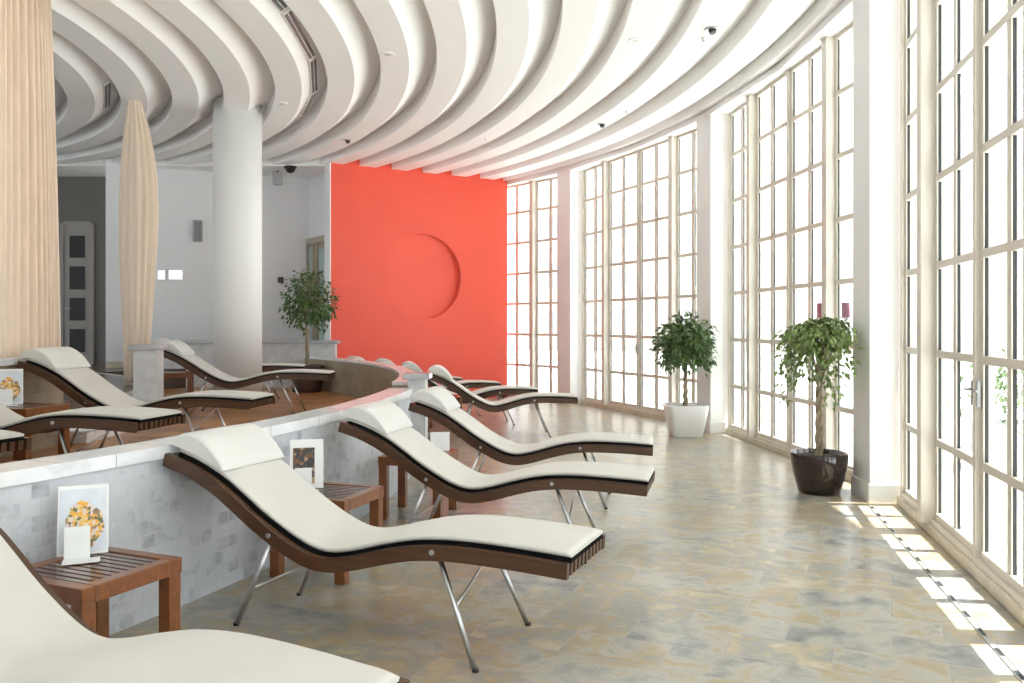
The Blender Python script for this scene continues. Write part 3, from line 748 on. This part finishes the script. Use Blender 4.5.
def umbrella(cx, cy, cz, rx, up, drop):
    def f(rnd, inner_k):
        a = rnd.uniform(0, 2*math.pi); k = (inner_k or 1)*rnd.random()**0.5
        lobe = 1 + 0.16*math.sin(4*a+1)
        x, y = rx*lobe*k*math.cos(a), rx*lobe*k*math.sin(a)
        ztop = up*(1-k**2.2)
        z = ztop - (rnd.random()**1.4)*(0.10 + drop*k**1.5*(0.75+0.35*math.sin(6*a)))
        return (cx+x, cy+y, cz+z), Vector((math.cos(a)*k, math.sin(a)*k, 0.25-k*0.9))
    return f
# white square-topped tapering pot
def square_pot(w0, w1, h, rnd_=0.35):
    m = MB(); rings = []
    def ring(w, z):
        return [Vector((w/2*math.copysign(abs(math.cos(t))**rnd_, math.cos(t)), w/2*math.copysign(abs(math.sin(t))**rnd_, math.sin(t)), z)) for t in [2*math.pi*(k+.5)/32 for k in range(32)]]
    for w, z in ((w0*.96, 0), (w0, 0.02), (w0+(w1-w0)*.5, h*.5), (w1, h-.01), (w1*.99, h), (w1*.92, h), (w1*.90, h-.06), (w0*.8, h-.07)): rings.append(ring(w, z))
    m.loft(rings); return m
plant('potted_ficus', (2.40, 11.76, 0), square_pot(0.43, 0.58, 0.44), M['whitepot'], 0.40, 0.22, 1.05, ball(0.0, 0, 1.25, 0.42, 0.42, -0.8), 2600, 0.082, M['leaf'], 'round-crowned ficus in a white pot beside a window pillar', 3)
m = MB(); m.lathe([(0.17, 0.0), (0.185, 0.01), (0.225, 0.15), (0.252, 0.29), (0.256, 0.355), (0.25, 0.372), (0.238, 0.37), (0.23, 0.33), (0.02, 0.31)], n=48)
plant('potted_ficus', (2.825, 7.82, 0), m, M['brownpot'], 0.33, 0.225, 1.05, umbrella(0.06, 0, 1.45, 0.40, 0.16, 0.60), 1900, 0.072, M['leafpale'], 'loose drooping ficus in a glossy dark brown pot', 5, (0.0, 0.0))
m = MB(); m.lathe([(0.24, 0.0), (0.25, 0.01), (0.27, 0.30), (0.275, 0.45), (0.265, 0.47), (0.24, 0.46), (0.24, 0.42), (0.02, 0.41)], n=40)
plant('potted_ficus', (-3.60, 14.95, ZP), m, M['planter'], 0.43, 0.24, 1.55, ball(0.03, 0, 1.58, 0.46, 0.56, -0.85), 1300, 0.10, M['leaf'], 'tall ficus in a matt brown planter before the red wall', 9)

# ------------------------------------------------------------------ curtains
def curtain(z0, z1, lab):
    """gathered cloth hung on the arc, its free edge drawn back a little towards the top"""
    rings = []; m = MB(); n_ = 240; rnd = random.Random(2)
    cr_ = [0.0]
    while cr_[-1] < 1: cr_.append(cr_[-1] + rnd.uniform(0.022, 0.062))
    for j in range(9):
        zt_ = j/8; z = z0+(z1-z0)*zt_; r = 7.26 + 0.40*zt_; a1 = 1.5 - 6.6*zt_; a0 = -15.5
        outer_, in_ = [], []
        for i in range(n_+1):
            s_ = i/n_
            f = next(x for x in range(len(cr_)-1) if cr_[x] <= s_ <= cr_[x+1]); ph = 2*math.pi*(s_-cr_[f])/(cr_[f+1]-cr_[f])
            rr = r + 0.042*math.cos(ph)*(0.7+0.5*math.sin(9*s_+zt_)) ; a = a0+(a1-a0)*s_
            outer_.append(pol(rr+0.010, a, z)); in_.append(pol(rr-0.010, a, z))
        rings.append(outer_ + list(reversed(in_)))
    m.loft(rings, True, True); o_ = m.build('curtain', M['curtain']); tag(o_, lab, 'curtain', 'beige curtains'); return o_
curtain(ZI+0.03, 4.80, 'broad beige curtain hanging at the left edge of the picture')
def tied_curtain(c, z0, z1, lab):
    m = MB(); rings = []; N_ = 96
    for t_, w_, dx in ((0, 0.62, -0.02), (0.10, 0.66, -0.02), (0.25, 0.80, -0.01), (0.42, 0.95, 0), (0.56, 1.0, 0.01), (0.68, 0.96, 0.01), (0.78, 0.82, 0.0), (0.87, 0.60, -0.02), (0.94, 0.36, -0.04), (1.0, 0.20, -0.05)):
        z = z0+(z1-z0)*t_; ring = []
        for k in range(N_):
            a = 2*math.pi*k/N_; f = 1 + 0.11*math.sin(13*a+0.8*t_) + 0.05*math.sin(5*a+2)
            ring.append(Vector((c[0]+dx+0.235*w_*f*math.cos(a), c[1]+0.15*w_*f*math.sin(a), z)))
        rings.append(ring)
    m.loft(rings, True, True); o = m.build('curtain', M['curtain']); tag(o, lab, 'curtain', 'beige curtains')
tied_curtain((-5.13, 11.66), ZI+0.03, 4.80, 'narrow gathered beige curtain between the wider pier and the dark door')

# ------------------------------------------------------------------ slot drain in the floor along the window
S_, E_, u_, n_ = BAY[3]
m = MB(); Ld = 4.1; rot = Matrix((u_, n_, Vector((0, 0, 1)))).transposed()
base = S_ + u_*2.1 + n_*(-0.02)
o = empty('floor_drain', base + Vector((0, 0, 0.0)), 0, 'narrow slotted drain strip in the floor along the sunlit window', 'drain')
for s_ in (-0.0135, 0.0135): m.box(rot @ Vector((0, s_, 0.0025)), (Ld, 0.004, 0.005), rot)
m.build('drain_edge', M['steel'], o)
dm, nt, b = new_mat('dashed_drain'); L = nt.links.new
tc = nt.nodes.new('ShaderNodeTexCoord'); mp = nt.nodes.new('ShaderNodeMapping'); mp.inputs['Rotation'].default_value = (0, 0, -math.atan2(u_.y, u_.x)); L(tc.outputs['Object'], mp.inputs['Vector'])
br = nt.nodes.new('ShaderNodeTexBrick'); br.offset = 0; L(mp.outputs['Vector'], br.inputs['Vector'])
for k_, v_ in (('Scale', 1.0), ('Brick Width', 0.27), ('Row Height', 1.0), ('Mortar Size', 0.055)): br.inputs[k_].default_value = v_
br.inputs['Color1'].default_value = br.inputs['Color2'].default_value = (0.42, 0.40, 0.36, 1); br.inputs['Mortar'].default_value = (0.015, 0.015, 0.02, 1)
mp.inputs['Location'].default_value = (0.0, 0.5, 0)
L(br.outputs['Color'], b.inputs['Base Color']); b.inputs['Roughness'].default_value = 0.5
m = MB(); m.box(rot @ Vector((0, 0, 0.0015)), (Ld, 0.022, 0.003), rot); m.build('drain_grate', dm, o)

# ------------------------------------------------------------------ outside
m = MB(); m.arc(15.5, 60, -0.30, -0.02, -100, 80, 3.0); struct(m.build('ground', M['terraceout']))
def building(loc, yaw, w, h, dpt, nx, nz, lab):
    o = MB().box((0, 0, h/2), (w, dpt, h)).build('building', M['render'], loc=loc); o.rotation_euler = (0, 0, R(yaw)); tag(o, lab, 'building')
    for i in range(nx):
        for j in range(nz):
            m = MB(); m.box((-w/2+w*(i+.5)/nx, -dpt/2-0.02, 1.6+j*3.0), (1.1, 0.08, 1.5)); m.build('window', M['shutter'], o)
    m = MB(); m.box((0, 0, h+0.1), (w+0.6, dpt+0.6, 0.2)); m.build('roof', M['render'], o)
building((16, 52, 0), -22, 30, 9, 8, 7, 3, 'cream building across the terrace, seen through the far windows')
building((46, 26, 0), -75, 26, 7, 8, 6, 2, 'lower cream building seen through the middle windows')
def post(loc, lab):
    o = empty('garden_post', loc, 0, lab, 'post', 'plum-topped posts outside')
    m = MB(); m.lathe([(0.16, 0), (0.16, 0.05), (0.05, 0.08)], n=20); m.build('post_base', M['terraceout'], o)
    m = MB(); m.tube([(0, 0, 0.05), (0, 0, 1.70)], 0.035, 10); m.build('post_shaft', M['greyplastic'], o)
    m = MB(); m.lathe([(0.075, 1.70), (0.08, 1.72), (0.08, 1.98), (0.072, 2.0)], n=20); m.build('post_cap', M['purple'], o)
for px, Y, lab in ((821, 17.5, 'plum-topped outdoor post showing above the drooping ficus crown'), (845.5, 17.0, 'plum-topped outdoor post close beside the window pillar')):
    post(((px-512)/850*Y, Y, -0.02), lab)
# shrub and dark planter box outside the near window
sh = empty('outdoor_shrub', (5.4, 9.3, -0.02), 0, 'leafy shrub in a box outside the near window', 'shrub')
m = MB(); m.box((0, 0, 0.25), (0.5, 0.5, 0.5), None, 0.01); m.build('planter_box', M['shutter'], sh)
rnd = random.Random(12); m = MB()
for k in range(500):
    v = Vector((rnd.gauss(0, .2), rnd.gauss(0, .2), 0.85+rnd.gauss(0, .2))); dv = Vector((rnd.gauss(0, 1), rnd.gauss(0, 1), rnd.gauss(.3, 1))).normalized(); sd = dv.cross(Vector((0.3, .2, 1))).normalized()
    m.bm.faces.new([m.bm.verts.new(p_) for p_ in (v, v+dv*.05+sd*.02, v+dv*.1, v+dv*.05-sd*.02)])
m.build('foliage', M['outleaf'], sh, recalc=False)

# ------------------------------------------------------------------ light
w = bpy.data.worlds.new('sky'); sc.world = w; w.use_nodes = True
bg = w.node_tree.nodes['Background']; bg.inputs['Color'].default_value = (0.90, 0.95, 1.0, 1); bg.inputs['Strength'].default_value = 1.9
sun = bpy.data.lights.new('sun', 'SUN'); sun.energy = 11.0; sun.angle = R(0.6); sun.color = (1.0, 0.97, 0.92)
so = bpy.data.objects.new('sun', sun); COL.objects.link(so)
az, el = R(-4), R(55)
dirv = -Vector((math.cos(az)*math.cos(el), math.sin(az)*math.cos(el), math.sin(el)))
so.rotation_euler = dirv.to_track_quat('-Z', 'Y').to_euler(); so.location = (20, 0, 20)

# ------------------------------------------------------------------ camera
cam = bpy.data.cameras.new('camera'); co = bpy.data.objects.new('camera', cam); COL.objects.link(co)
co.location = (0, 0, 1.55); co.rotation_euler = (R(90), 0, 0)
cam.sensor_width = 36; cam.lens = 850/1024*36; cam.shift_y = -17.5/1024; cam.clip_start = 0.02; cam.clip_end = 300
sc.camera = co
sc.view_settings.view_transform = 'Standard'; sc.view_settings.look = 'None'
sc.view_settings.exposure = 0.80; sc.view_settings.gamma = 1.0; sc.view_settings.use_curve_mapping = False
sc.cycles.max_bounces = 12; sc.cycles.diffuse_bounces = 7; sc.cycles.transparent_max_bounces = 16; sc.cycles.glossy_bounces = 4
sc.cycles.use_denoising = True
sc.cycles.caustics_reflective = False; sc.cycles.caustics_refractive = False
